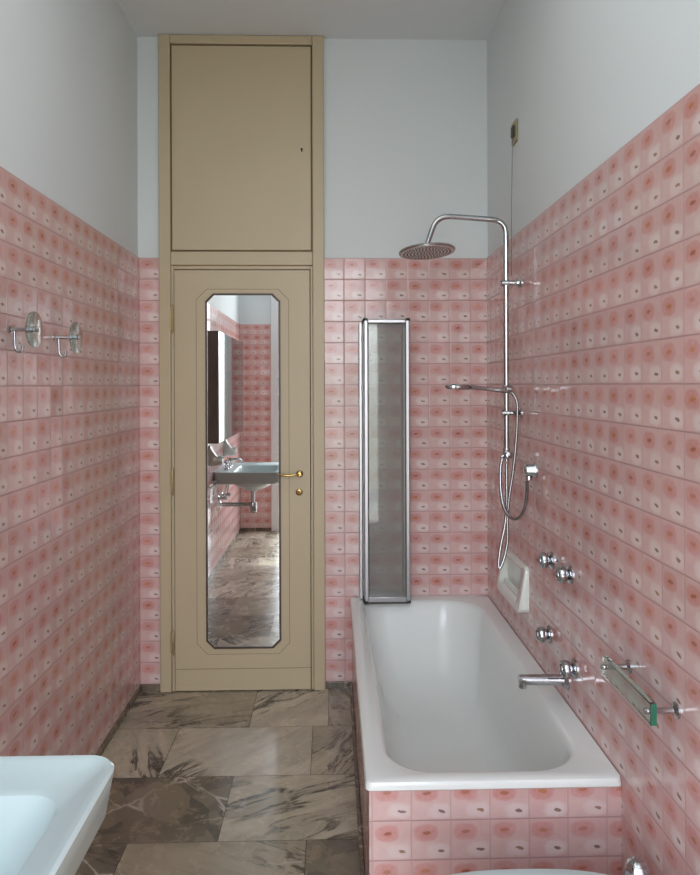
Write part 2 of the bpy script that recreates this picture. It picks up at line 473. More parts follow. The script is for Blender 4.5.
# marble skirting
def skirting(name, b):
    bm = B(*b)
    s = bm.faces.layers.float_vector.new('seed'); t = bm.faces.layers.float_color.new('tint')
    for f in bm.faces: f[s] = (4.2, .35, 1.1); f[t] = srgb(112, 98, 84)
    return struct(finish(name, bm, M['marble'], smooth=False, bevel=.0015))
skirting('baseboard_left', (XL-.006, XL+.007, YR, YB, 0, BASE))
skirting('baseboard_back', (XL+.0075, CX0-.001, YB-.007, YB+.006, 0, BASE))
skirting('baseboard_tub', (.078, .0895, 1.769, YB-.009, 0, BASE))
skirting('baseboard_door', (CX1+.001, .077, YB-.007, YB+.006, 0, BASE))
skirting('baseboard_right', (XR-.007, XR+.006, YR, 1.764, 0, BASE))
skirting('baseboard_rear', (XL+.0075, WX0, YR-.006, YR+.007, 0, BASE))

# ------------------------------------------------------------------ door
DY = 3.28
def DX(px): return wx(px, DY)
def DZ(py): return wz(py, DY, -.4)
door = struct(thing('door_1', 'cream painted narrow door with a long clipped-corner mirror in the far wall', 'door', (-.43, YB, 0)))
KX0, KX1 = DX(170.5), DX(313.0)          # inside of the casing
zr0, zr1 = DZ(264.8), DZ(251.0)          # rail between door and cupboard
ztop = ZC - .002; zp = DZ(43.0)
bm = bmesh.new()
box(bm, CX0, KX0, YB-.024, YB+.006, 0, ztop)
box(bm, KX1, CX1, YB-.024, YB+.006, 0, ztop)
box(bm, KX0+.0004, KX1-.0004, YB-.024, YB+.006, zr0, zr1)
box(bm, KX0+.0004, KX1-.0004, YB-.024, YB+.006, zp, ztop)
finish('casing', bm, M['paint'], door, bevel=.004)
bm = bmesh.new()                              # stepped stop round the leaf
lx0, lx1, lz1 = DX(174.2), DX(309.8), DZ(269.6)
box(bm, KX0+.0005, lx0-.003, YB-.016, YB+.005, 0.001, zr0-.0005)
box(bm, lx1+.003, KX1-.0005, YB-.016, YB+.005, 0.001, zr0-.0005)
box(bm, lx0-.0028, lx1+.0028, YB-.016, YB+.005, lz1+.004, zr0-.0005)
finish('door_stop', bm, M['paint'], door, bevel=.003)
finish('shadow_gap', B(KX0+.002, KX1-.002, YB-.006, YB+.004, 0.001, zr0-.002), M['gap'], door, smooth=False)
# leaf with a groove following the mirror
def octo(x0, x1, z0, z1, c):
    return [(x0+c, z0), (x1-c, z0), (x1, z0+c), (x1, z1-c), (x1-c, z1), (x0+c, z1), (x0, z1-c), (x0, z0+c)]
yf = YB-.020
mx0, mx1, mz0, mz1 = DX(205.3), DX(280.3), DZ(648.6), DZ(293.0)
gx0, gx1, gz0, gz1 = DX(195.8), DX(289.0), DZ(654.5), DZ(288.4)
bm = bmesh.new()
zk = DZ(668.8)
leaf = finish('door_leaf', B(lx0, lx1, yf+.0012, YB-.002, .006, lz1), M['paint_dark'], door, smooth=False)
bm = bmesh.new()
oo = octo(gx0, gx1, gz0, gz1, .05)
# outer skin: big rectangle with octagonal hole, split at the kick line
def skin(bm, X0, X1, Z0, Z1, hole, y0, y1):
    rect = [(hole[0][0], Z0), (hole[1][0], Z0), (X1, hole[2][1]), (X1, hole[3][1]), (hole[4][0], Z1), (hole[5][0], Z1), (X0, hole[6][1]), (X0, hole[7][1])]
    n = 8
    for y in (y0,):
        a = [bm.verts.new((x, y, z)) for x, z in rect]; b = [bm.verts.new((x, y, z)) for x, z in hole]
        cs = [bm.verts.new((X1, y, Z0)), bm.verts.new((X1, y, Z1)), bm.verts.new((X0, y, Z1)), bm.verts.new((X0, y, Z0))]
        for k in range(n):
            k2 = (k+1) % n
            if k % 2 == 0: bm.faces.new((a[k], a[k2], b[k2], b[k]))
            else: bm.faces.new((a[k], cs[k//2], a[k2], b[k2], b[k]))
        b2 = [bm.verts.new((x, y1, z)) for x, z in hole]
        for k in range(n):
            bm.faces.new((b[k], b[(k+1) % n], b2[(k+1) % n], b2[k]))
    o4 = [bm.verts.new(p) for p in ((X0, y1, Z0), (X1, y1, Z0), (X1, y1, Z1), (X0, y1, Z1))]
    bm.faces.new((a[0], cs[3], o4[0], o4[1], cs[0], a[1])); bm.faces.new((cs[0], o4[1], o4[2], cs[1], a[3], a[2]))
    bm.faces.new((cs[1], o4[2], o4[3], cs[2], a[5], a[4])); bm.faces.new((cs[2], o4[3], o4[0], cs[3], a[7], a[6]))
skin(bm, lx0, lx1, zk+.0012, lz1, oo, yf, yf+.003)
box(bm, lx0, lx1, yf, yf+.003, .006, zk-.0012)
finish('leaf_face', bm, M['paint'], leaf, smooth=False)
bm = bmesh.new()
g = .0022
oi = octo(gx0+g, gx1-g, gz0+g, gz1-g, .05-.0008)
ring_y(bm, oi, octo(mx0-.001, mx1+.001, mz0-.001, mz1+.001, .036), yf-.0008, yf+.003)
finish('mirror_surround', bm, M['paint'], leaf, smooth=False)
bm = bmesh.new()
ring_y(bm, octo(mx0, mx1, mz0, mz1, .0365), octo(mx0+.0085, mx1-.0085, mz0+.0085, mz1-.0085, .033), yf-.005, yf+.002)
finish('mirror_bead', bm, M['mirror_edge'], leaf, smooth=False)
bm = bmesh.new()
prism_y(bm, octo(mx0+.006, mx1-.006, mz0+.006, mz1-.006, .033), yf-.001, yf+.0012)
finish('mirror_pane', bm, M['mirror'], leaf, smooth=False)
# lever handle
hx, hz = DX(299.3), DZ(474)
bm = bmesh.new()
lathe(bm, (hx, yf, hz), (0, -1, 0), [(.0165, -.001), (.0165, .003), (.013, .006), (.008, .008), (.008, .032), (.010, .036), (.0, .038)])
tube(bm, spline([(hx, yf-.034, hz), (hx-.02, yf-.040, hz+.001), (hx-.05, yf-.041, hz-.003), (hx-.078, yf-.040, hz-.001), (hx-.096, yf-.037, hz+.002)], 6), .006,
     rad=[.0058-.002*(abs(i/24-.6)) for i in range(25)])
finish('lever_handle', bm, M['brass'], leaf)
kx, kz = DX(298.8), DZ(492.4)
bm = bmesh.new()
lathe(bm, (kx, yf, kz), (0, -1, 0), [(.0165, -.001), (.0165, .003), (.012, .006), (.0, .0065)])
finish('key_escutcheon', bm, M['brass'], leaf)
bm = bmesh.new()
lathe(bm, (kx, yf-.006, kz+.002), (0, -1, 0), [(.0045, 0), (.0045, .0022), (0, .0022)], 12)
box(bm, kx-.0022, kx+.0022, yf-.0082, yf-.006, kz-.007, kz)
finish('keyhole', bm, M['gap'], leaf, smooth=False)
for (ya, yb) in ((305, 331), (468, 493.5), (630, 653)):
    z1, z0 = DZ(ya), DZ(yb); x = DX(172.4)
    bm = bmesh.new()
    zz = (z0+z1)/2
    lathe(bm, (x, YB-.029, z0), (0, 0, 1), [(0, -.006), (.004, -.003), (.0055, 0), (.0055, zz-z0-.001), (.0035, zz-z0-.0008), (.0035, zz-z0+.0008), (.0055, zz-z0+.001), (.0055, z1-z0), (.004, z1-z0+.003), (0, z1-z0+.006)], 16)
    box(bm, x-.014, x+.002, YB-.0265, YB-.0242, z0+.004, z1-.004)
    finish('hinge', bm, M['hinge'], door)

# cupboard above the door
cab = thing('overdoor_cupboard', 'tall cream painted cupboard panel above the door, reaching the ceiling, with a tiny keyhole', 'cupboard', ((KX0+KX1)/2, YB, zr1))
bm = B(KX0+.0008, KX1-.0008, YB-.008, YB+.005, zr1+.0006, zp-.0006)
finish('recess', bm, M['paint_dark'], cab, smooth=False)
e = .007
pan = finish('cupboard_door', B(KX0+e, KX1-e, YB-.019, YB-.0082, zr1+e, zp-e), M['paint'], cab, bevel=.003)
bm = bmesh.new()
kx, kz = DX(302.3), DZ(148.6)
lathe(bm, (kx, YB-.0188, kz+.003), (0, -1, 0), [(.006, 0), (.006, .0008), (0, .0008)], 12)
box(bm, kx-.002, kx+.004, YB-.0196, YB-.0188, kz-.010, kz)
finish('keyhole', bm, M['gap'], pan, smooth=False)

# ------------------------------------------------------------------ bathtub
TX0, TX1, TY0, TY1, TZ = .081, XR-.0005, 1.757, YB-.0005, .433
tub = thing('bathtub', 'white enamelled rectangular bathtub built in against the right wall', 'bathtub', (.41, 2.5, 0))
ix0, ix1, iy0, iy1 = .140, .668, 1.806, 3.238
def rr(ins, dz, r, far=0, near=0):
    m = (ix1-ix0)/2 - ins - .006
    return rrect(ix0+ins, ix1-ins, iy0+ins+near, iy1-ins-far, [min(q, m) for q in r] if isinstance(r, list) else min(r, m), TZ+dz, 12)
rings = [rrect(TX0+.004, TX1, TY0+.004, TY1, .012, TZ-.025, 12), rrect(TX0, TX1, TY0, TY1, .014, TZ-.021, 12),
         rrect(TX0, TX1, TY0, TY1, .018, TZ-.012, 12), rrect(TX0+.003, TX1-.001, TY0+.003, TY1-.001, .02, TZ-.003, 12),
         rrect(TX0+.010, TX1-.004, TY0+.010, TY1-.003, .025, TZ, 12), rrect(TX0+.03, TX1-.03, TY0+.03, TY1-.03, .06, TZ-.001, 12)]
R0 = [.17, .10, .13, .15]
for (ins, dz, far, near) in ((-.008, -.0015, 0, 0), (.0, -.005, 0, 0), (.006, -.014, 0, 0), (.011, -.03, .004, 0), (.018, -.07, .012, 0), (.028, -.13, .03, .004), (.040, -.20, .06, .01), (.055, -.27, .10, .02), (.075, -.315, .14, .03), (.105, -.345, .17, .04), (.14, -.358, .19, .05), (.19, -.363, .2, .06)):
    rings.append(rr(ins, dz, [max(.03, q-ins*.2) for q in R0], far, near))
rings.append([(( p[0]-.404)*.3+.404, (p[1]-2.45)*.9+2.45, TZ-.3635) for p in rings[-1]])
bm = bmesh.new(); loft(bm, rings, False, True)
finish('tub_shell', bm, M['enamel'], tub, recalc=False)
bm = bmesh.new()
lathe(bm, (.405, 2.10, TZ-.3645), (0, 0, 1), [(.030, 0), (.030, .0035), (.024, .004), (.020, .002), (0, .002)], 28)
finish('drain', bm, M['chrome'], tub)

sur = struct(thing('bathtub_surround', 'pink floral tiled front and side panel enclosing the bathtub', 'bath panel', (.1, 1.769, 0)))
bm = bmesh.new()
tiled(bm, (.0905, 1.769), (1, 0, 0), XR-.0905-.0005, 0, TZ-.0255, (0, -1, 0), (.0905-.0975)/T+400, .3275-.3, .02)
tiled(bm, (.0905, YB-.0005), (0, -1, 0), YB-1.769-.001, 0, TZ-.0255, (-1, 0, 0), 430.2, .3275-.3, .0199)
finish('tiled_panel', bm, M['tile'], sur, smooth=False, recalc=False)

# ------------------------------------------------------------------ folded shower screen on the tub
SY = 3.185
sx0, sx1 = wx(364.2, SY), wx(409.3, SY)
sz0, sz1 = TZ+.004, wz(319.5, SY, .2)
scr = thing('shower_screen', 'folded concertina shower screen with silver frame and grey panes standing on the tub rim', 'shower screen', ((sx0+sx1)/2, SY, TZ))
def panel(yc, x0, x1, z0, z1, pm='pane_clear'):
    t = .013; w = .017
    bm = bmesh.new()
    box(bm, x0, x0+w, yc-t/2, yc+t/2, z0, z1); box(bm, x1-w, x1, yc-t/2, yc+t/2, z0, z1)
    box(bm, x0+w, x1-w, yc-t/2, yc+t/2, z1-w, z1); box(bm, x0+w, x1-w, yc-t/2, yc+t/2, z0+.006, z0+.006+w*1.4)
    fr = finish('panel_frame', bm, M['alu'], scr, bevel=.003)
    bm = B(x0+w-.003, x1-w+.003, yc-.0015, yc+.0015, z0+.02, z1-w+.003)
    finish('pane', bm, M[pm], fr, smooth=False)
    bm = bmesh.new()
    for (a, b) in ((x0+w, x0+w+.003), (x1-w-.003, x1-w)):
        box(bm, a, b, yc-.005, yc+.005, z0+.03, z1-w)
    box(bm, x0+w, x1-w, yc-.005, yc+.005, z1-w-.003, z1-w)
    finish('gasket', bm, M['seal'], fr, smooth=False)
    for xx in (x0+.006, x1-.006):
        for zz in (z0, z1-.006):
            bm = bmesh.new()
            lathe(bm, (xx, yc, zz), (0, 0, 1), [(.0105, 0), (.0105, .012), (0, .013)], 16)
            finish('corner_cap', bm, M['black'], fr)
    bm = B(x0+.01, x1-.01, yc-.0045, yc+.0045, z0-.002, z0+.006)
    finish('sweep_seal', bm, M['seal'], fr, smooth=False)
panel(SY, sx0, sx1, sz0, sz1, 'pane')
panel(SY+.028, sx0-.003, sx1-.008, sz0, sz1-.004)
panel(SY+.056, sx0+.001, sx1-.006, sz0, sz1-.004)
panel(SY+.084, sx0-.006, sx1-.008, sz0, sz1-.008)
bm = B(sx0-.020, sx0-.0065, SY+.070, YB-.0005, sz0, sz1-.006)
finish('wall_profile', bm, M['alu'], scr, bevel=.002)
for k in range(6):
    z = sz0 + (sz1-sz0)*(.06 + .175*k)
    for (xx, y0, y1) in ((sx0+.002, SY+.008, SY+.020), (sx1-.016, SY+.036, SY+.048), (sx0-.004, SY+.064, SY+.076)):
        bm = bmesh.new()
        lathe(bm, (xx, (y0+y1)/2, z), (0, 0, 1), [(0, -.012), (.006, -.011), (.006, .011), (0, .012)], 10)
        finish('hinge_pin', bm, M['alu'], scr)

# ------------------------------------------------------------------ shower column
RX = .674; RYY = 2.71
def Z(py, Y=RYY, X=.6): return wz(py, Y, X)
col = thing('shower_column', 'chrome shower column on the right wall with round overhead rain shower and riser pipe', 'shower', (RX, RYY, Z(455)))
rx = wx(506.3, RYY)
hX = wx(427.4, RYY)
top = Z(218.0, RYY)
bm = bmesh.new()
path = fillet([(rx, RYY, Z(452)), (rx, RYY, Z(220.8)), (wx(437.5, RYY), RYY, Z(215.8, RYY, .4)), (hX, RYY, Z(245, RYY, .4))], .055, 8)
tube(bm, path, .0105, 18)
finish('riser_pipe', bm, M['chrome'], col)
# rain head, tipped a little
hz = Z(252.5, RYY, .37)
axis = Vector((.055, -.085, -1)).normalized()
bm = bmesh.new()
lathe(bm, Vector((hX, RYY, hz)) - axis*.004, axis, [(.014, -.030), (.016, -.016), (.040, -.011), (.09, -.006), (.108, -.003), (.110, .001), (.108, .005), (.104, .006), (0, .006)], 48)
head = finish('rain_shower_head', bm, M['chrome_soft'], col)
bm = bmesh.new()
u = axis.orthogonal().normalized(); w = axis.cross(u)
c0 = Vector((hX, RYY, hz)) + axis*.0022
for r_, n_ in ((.012, 6), (.025, 12), (.038, 18), (.051, 24), (.064, 30), (.077, 36), (.09, 42)):
    for k in range(n_):
        a = 2*pi*k/n_ + r_*30
        lathe(bm, c0 + (u*cos(a) + w*sin(a))*r_, axis, [(.0034, 0), (.0026, .003), (0, .0032)], 6)
nz = finish('nozzles', bm, M['nozzle'], head)
bm = bmesh.new(); lathe(bm, c0, axis, [(.103, 0), (.103, .0006), (.100, .001), (0, .001)], 48)
finish('spray_plate', bm, M['spray_plate'], head)
nz['kind'] = 'stuff'
# wall brackets
for (py, ) in ((283.5,), (413.5,)):
    z = Z(py, RYY, .7)
    bm = bmesh.new()
    lathe(bm, (XR, RYY, z), (-1, 0, 0), [(.020, 0), (.020, .004), (.013, .007), (.011, .012), (.0095, .02), (.0095, .046), (.0135, .048), (.0135, XR-rx+.018), (.010, XR-rx+.021), (0, XR-rx+.021)], 24)
    finish('wall_bracket', bm, M['chrome'], col)
# sliding holder
z = Z(389.5, RYY, .65)
bm = bmesh.new()
lathe(bm, (rx, RYY, z-.016), (0, 0, 1), [(.0106, 0), (.016, .001), (.017, .004), (.017, .028), (.016, .031), (.0106, .032)], 20)
lathe(bm, (rx, RYY-.012, z), (0, -1, 0), [(.010, 0), (.010, .014), (.008, .018), (0, .018)], 18)
lathe(bm, (rx+.004, RYY-.030, z), (-1, 0, .1), [(.012, -.012), (.013, -.008), (.013, .012), (.011, .014), (0, .014)], 18)
finish('handset_holder', bm, M['chrome'], col)
# diverter at the foot
zd = Z(455, RYY, .65)
bm = bmesh.new()
lathe(bm, (rx, RYY, zd+.02), (0, 0, -1), [(.0108, -.006), (.014, -.004), (.015, 0), (.013, .006), (.016, .011), (.016, .030), (.012, .036), (.009, .038), (.009, .047), (0, .047)], 22)
lathe(bm, (rx, RYY-.012, zd), (0.1, -1, 0), [(.011, 0), (.011, .016), (.013, .018), (.013, .028), (.008, .030), (0, .030)], 18)
lathe(bm, (rx-.010, RYY-.002, zd-.004), (-1, 0, -.6), [(.008, 0), (.008, .012), (0, .012)], 14)
finish('diverter', bm, M['chrome'], col)
def P3(px, py, Y): 
    X = wx(px, Y); return (X, Y, wz(py, Y, X))
# supply hose: diverter - loop - wall elbow
eY, ez = rw(535, 471)
hp = [P3(502, 459, 2.70), P3(500.2, 470, 2.695), P3(500.5, 492, 2.68), P3(504, 509, 2.66), P3(511, 518.5, 2.63), P3(519, 518, 2.60), P3(524.5, 508, 2.575), P3(526.6, 494, 2.56), P3(526.8, 482, 2.545)]
bm = bmesh.new(); tube(bm, spline(hp, 8), .0062, 12)
finish('supply_hose', bm, M['hose'], col)

hs = thing('hand_shower', 'slim chrome hand shower lying level in its holder, trailing a long steel hose', 'hand shower', P3(503, 391, RYY-.03))
a = Vector(P3(508, 391.5, RYY-.03)); b = Vector(P3(471, 387.5, RYY-.045)); c = Vector(P3(446, 386.5, RYY-.055))
bm = bmesh.new()
pts = [a.lerp(b, t/10) for t in range(11)] 
tube(bm, pts, .008, 16, rad=[.009, .009, .0105, .0085, .0078, .0075, .0075, .0078, .0085, .0095, .010])
finish('handle', bm, M['chrome'], hs)
ax = (c-b).normalized(); cen = b.lerp(c, .52); L = (c-b).length/2*1.02
bm = bmesh.new()
# flat oval head seen edge-on, spray side down
R = []
for (s, h) in ((.5, .010), (.85, .008), (1, .003), (1, -.004), (.92, -.009)):
    R.append([tuple(cen + ax*(L*s*cos(2*pi*k/32)) + Vector((0, 1, 0))*(.026*s*sin(2*pi*k/32)) + Vector((0, 0, h))) for k in range(32)])
loft(bm, R, True, True)
finish('spray_head', bm, M['chrome'], hs)
bm = bmesh.new()
for i in range(-4, 5):
    for j in range(-2, 3):
        if (i/4.6)**2 + (j/2.6)**2 < 1:
            q = cen + ax*(L*.8*i/4.2) + Vector((0, .008*j, -.009))
            lathe(bm, q, (0, 0, -1), [(.0022, -.001), (.0016, .002), (0, .002)], 6)
nz = finish('nozzles', bm, M['nozzle'], hs); nz['kind'] = 'stuff'
hp = [P3(509, 391.5, RYY-.03), P3(513.5, 395, RYY-.03), P3(516.8, 403, RYY-.032), P3(517.2, 415, RYY-.032), P3(516, 440, RYY-.03), P3(513, 470, RYY-.03), P3(508.5, 500, RYY-.03),
      P3(507, 520, RYY-.03), P3(507, 540, RYY-.035), P3(504, 557, RYY-.04), P3(499.5, 568.5, RYY-.045), P3(498, 563, RYY-.04), P3(500.5, 545, RYY-.03), P3(504.5, 525, RYY-.02), P3(506.3, 505, RYY-.012), P3(506.3, 480, RYY-.004), P3(506.3, 464, RYY)]
bm = bmesh.new(); tube(bm, spline(hp, 8), .0060, 12)
finish('hose', bm, M['hose'], hs)

el = thing('hose_outlet', 'small chrome wall elbow feeding the shower hose, below the shower column bracket', 'pipe fitting', (XR, eY, ez))
bm = bmesh.new()
lathe(bm, (XR, eY, ez), (-1, 0, 0), [(.027, 0), (.027, .006), (.023, .012), (.022, .034), (.018, .040), (0, .042)], 24)
finish('flange', bm, M['chrome'], el)
pe = Vector(P3(526.8, 480, 2.545))
bm = bmesh.new()
lathe(bm, (pe.x, eY, ez), (0, 0, -1), [(.010, -.004), (.010, .018), (.0115, .020), (.0115, .034), (.008, .036), (0, .036)], 18)
finish('nut', bm, M['chrome'], el)

# ------------------------------------------------------------------ taps on the right wall
def tap_at(px, py): 
    Y, z = rw(px, py); return (XR, Y, z)
def make_tap(name, label, loc):
    t = thing(name, label, 'tap', loc, 'round chrome taps on the right wall')
    bm = bmesh.new(); lathe(bm, loc, (-1, 0, 0), [(.029, -.001), (.029, .004), (.025, .007), (.016, .010), (.013, .012), (.012, .018), (0, .018)], 30)
    finish('flange', bm, M['chrome'], t)
    bm = bmesh.new(); lathe(bm, loc, (-1, 0, 0), [(.011, .013), (.020, .015), (.0245, .021), (.026, .029), (.0235, .038), (.018, .043), (.0, .043)], 48, .055, 8)
    kn = finish('knob', bm, M['chrome'], t)
    bm = bmesh.new(); lathe(bm, loc, (-1, 0, 0), [(.015, .042), (.015, .0445), (.012, .0465), (0, .047)], 24)
    finish('cap', bm, M['chrome_soft'], kn)
    return t
L1, L2, L3, L4 = tap_at(551.5, 561), tap_at(570, 575.3), tap_at(548.5, 635), tap_at(574, 669.5)
tap = make_tap('bath_tap', 'round chrome tap, the farther of the upper pair right of the white soap dish', L1)
copy_tree(tap, L2, 'round chrome tap, the nearer of the upper pair right of the white soap dish')
copy_tree(tap, L3, 'single round chrome tap low on the tiles, between soap dish and bath spout')
copy_tree(tap, L4, 'round chrome tap directly above the base of the bath spout')
# spout
sY, sz = rw(566, 680.5)
sp = thing('bath_spout', 'straight chrome spout reaching out from the wall over the bathtub', 'spout', (XR, sY, sz))
bm = bmesh.new(); lathe(bm, (XR, sY, sz), (-1, 0, 0), [(.029, 0), (.029, .004), (.024, .008), (.0185, .014), (0, .014)], 28)
finish('flange', bm, M['chrome'], sp)
tipX = wx(517.5, sY)
bm = bmesh.new()
Ls = XR - tipX
pts = [(XR-.010-(Ls-.012)*t/10, sY, sz + .003*t/10) for t in range(11)]
tube(bm, pts, .016, 22, rad=[.0180, .0175, .017, .0168, .0166, .0165, .0164, .0163, .0162, .016, .0145])
lathe(bm, (tipX+.013, sY, sz), (0, 0, -1), [(.0125, 0), (.0125, .022), (.010, .024), (0, .024)], 18)
finish('spout_pipe', bm, M['chrome'], sp)

# ------------------------------------------------------------------ ceramic soap dish
def soap_dish():
    Y0, Y1 = 2.605, 2.955
    zt, zb = .745, .570
    t = thing('soap_dish', 'white ceramic wall soap dish with a deep angular bowl, low by the bathtub corner', 'soap dish', (XR, (Y0+Y1)/2, zb))
    def fx(z): return .724 - .030*(zt-z)/(zt-zb)
    def ring(a, c, d, b, r, X=None):
        q = rrect(Y0+a, Y1-b, zb+c, zt-d, r, 0, 8)
        return [((fx(p[1]) if X is None else X), p[0], p[1]) for p in q]
    def off(rg, k): return [(x+k, y, z) for x, y, z in rg]
    o = ring(0, 0, 0, 0, .022)
    loft_r = [ring(0, 0, 0, 0, .022, XR+.001), off(o, .004), off(ring(.003, .003, .003, .003, .020), 0), ring(.040, .022, .018, .020, .030), off(ring(.046, .028, .022, .024, .032), .004),
              off(ring(.054, .036, .032, .030, .034), .014), ring(.062, .050, .036, .036, .034, .7335)]
    bm = bmesh.new(); loft(bm, loft_r, True, True)
    finish('dish_body', bm, M['porcelain_old'], t)
    bm = bmesh.new()
    tube(bm, spline([(.7330, Y0+.05, zb+.046), (.722, Y0+.06, zb+.048), (.715, (Y0+Y1)/2, zb+.046), (.722, Y1-.05, zb+.048), (.7330, Y1-.04, zb+.046)], 6), .006, 12)
    finish('soap_rest', bm, M['porcelain_old'], t)
soap_dish()

# ------------------------------------------------------------------ glass towel rail
gY1, gY0 = 1.729, 1.465
t = thing('towel_rail', 'short green glass towel rail on two chrome pins, right of the bath spout', 'towel rail', (XR, (gY0+gY1)/2, .73))
bm = B(.6715, .6855, gY0, gY1, .708, .755)
bar = finish('glass_bar', bm, M['green_glass'], t, bevel=.0015)
finish('cut_end', B(.6722, .6848, gY0-.0012, gY0-.0002, .7088, .7542), M['green_edge'], bar, smooth=False)
for py in ((628.6, 667.5), (676.0, 711.6)):
    Y, z = rw(*py)
    Y = min(max(Y, gY0+.008), gY1-.008)
    bm = bmesh.new()
    lathe(bm, (XR, Y, z), (-1, 0, 0), [(.017, 0), (.017, .004), (.012, .006), (.0068, .009), (.0068, .046), (.007, .0465), (.007, .065), (.0055, .072), (0, .073)], 20)
    finish('pin', bm, M['chrome'], t)

# ------------------------------------------------------------------ coat hooks on the left wall
def make_hook(loc, label):
    x, y, z = loc
    t = thing('robe_hook', label, 'wall hook', loc, 'glass disc hooks on the left wall')
    bm = bmesh.new()
    lathe(bm, loc, (1, 0, 0), [(.011, -.001), (.011, .004), (.006, .006), (.0055, .074), (.008, .0755), (.0085, .078), (.006, .081), (0, .082)], 20)
    finish('pin', bm, M['chrome'], t)
    bm = bmesh.new()
    lathe(bm, (x+.064, y, z), (1, 0, 0), [(0.0, 0), (.046, 0), (.050, .002), (.050, .009), (.046, .011), (0, .011)], 48)
    finish('disc', bm, M['disc_glass'], t)
    bm = bmesh.new()
    tube(bm, spline([(x+.014, y, z), (x+.015, y, z-.03), (x+.016, y, z-.050), (x+.023, y, z-.062), (x+.033, y, z-.060), (x+.037, y, z-.050)], 6), .004, 12)
    lathe(bm, (x+.037, y, z-.050), (0, 0, 1), [(.004, -.003), (.006, 0), (.005, .005), (0, .007)], 12)
    finish('prong', bm, M['chrome'], t)
    return t
def lw(px, py):
    Y = XL / tan(atan((px-350)/700)+YAW); return (XL, Y, wz(py, Y, XL))
H1, H2 = lw(9.5, 328.5), lw(54.5, 336.5)
hk = make_hook(H1, 'chrome hook with round glass disc on the left wall, the nearer one')
copy_tree(hk, H2, 'chrome hook with round glass disc on the left wall, the farther one beside the door')

# ------------------------------------------------------------------ pull cord switch
Y, z = rw(516.5, 133.0, XR+PB)
t = thing('pull_cord_switch', 'small aged cream pull switch high on the right plaster wall, its thin cord hanging down', 'switch', (XR+PB, Y, z))
bm = B(XR+PB-.008, XR+PB-.0002, Y-.038, Y+.038, z-.045, z+.045)
finish('plate', bm, M['switch'], t, bevel=.003)
bm = B(XR+PB-.017, XR+PB-.0082, Y-.016, Y+.016, z-.020, z+.024)
finish('mechanism', bm, M['seal'], t, bevel=.003)
bm = bmesh.new(); tube(bm, [(XR+PB-.013, Y, z-.02), (XR-.010, Y+.004, z-.3), (XR-.011, Y+.006, wz(276, Y, XR))], .0014, 8)
cd = finish('cord', bm, M['cord'], t)

# ------------------------------------------------------------------ washbasin on the left wall
WY0, WY1, WXR, WZT = .586, 1.262, -.378, .775
t = thing('washbasin', 'white porcelain rectangular washbasin on the left wall in the near corner', 'washbasin', (XL, .92, .66))
x0 = XL+.0005
def wr(a, z, r): return rrect(x0+ (a if a < 0 else 0), WXR-a, WY0+a, WY1-a, r, z, 8)
rings = [rrect(x0, WXR-.07, WY0+.06, WY1-.06, .04, WZT-.100, 8), rrect(x0, WXR-.026, WY0+.020, WY1-.020, .05, WZT-.094, 8), rrect(x0, WXR-.012, WY0+.008, WY1-.008, .05, WZT-.080, 8),
         rrect(x0, WXR-.001, WY0+.001, WY1-.001, .05, WZT-.014, 8), rrect(x0, WXR, WY0, WY1, .05, WZT-.006, 8), rrect(x0, WXR-.005, WY0+.005, WY1-.005, .048, WZT, 8),
         rrect(x0+.002, WXR-.018, WY0+.018, WY1-.018, .03, WZT-.002, 8), rrect(x0+.004, WXR-.026, WY0+.026, WY1-.026, .03, WZT-.008, 8),
         rrect(x0+.13, WXR-.050, WY0+.09, WY1-.085, .055, WZT-.011, 8), rrect(x0+.135, WXR-.058, WY0+.098, WY1-.098, .06, WZT-.016, 8),
         rrect(x0+.145, WXR-.070, WY0+.11, WY1-.11, .065, WZT-.05, 8), rrect(x0+.16, WXR-.09, WY0+.13, WY1-.13, .075, WZT-.10, 8), rrect(x0+.18, WXR-.12, WY0+.16, WY1-.16, .08, WZT-.125, 8),
         rrect(x0+.22, WXR-.17, WY0+.25, WY1-.25, .05, WZT-.133, 8)]
bm = bmesh.new(); loft(bm, rings, False, True)
finish('basin', bm, M['porcelain'], t, recalc=False)
bm = bmesh.new()
lathe(bm, (-.64, .92, WZT-.104), (0, 0, -1), [(.165, 0), (.16, .02), (.14, .04), (.10, .06), (.05, .083), (.03, .086), (0, .086)], 36)
finish('bowl_underside', bm, M['porcelain'], t)
bm = bmesh.new()
lathe(bm, (-.64, .92, WZT-.180), (0, 0, -1), [(.028, 0), (.028, .02), (.016, .022), (.016, .10), (.03, .102), (.032, .11), (.032, .17), (.028, .185), (0, .187)], 20)
tube(bm, fillet([(-.64, .92, WZT-.30), (-.75, .92, WZT-.30), (XL+.001, .92, WZT-.30)], .01), .016, 14)
lathe(bm, (XL, .92, WZT-.30), (1, 0, 0), [(.032, 0), (.032, .004), (.016, .012)], 20)
finish('bottle_trap', bm, M['chrome_soft'], t)
for dy in (-.09, .09):
    bm = bmesh.new()
    zz = WZT-.235
    lathe(bm, (XL, .92+dy, zz), (1, 0, 0), [(.022, 0), (.022, .004), (.01, .01), (.01, .05), (.014, .052), (.014, .07), (0, .07)], 16)
    tube(bm, spline([(XL+.045, .92+dy, zz), (XL+.055, .92+dy*.9, zz+.06), (XL+.075, .92+dy*.5, zz+.15), (XL+.085, .92+dy*.3, WZT-.06)], 6), .006, 10)
    finish('supply_pipe', bm, M['chrome_soft'], t)
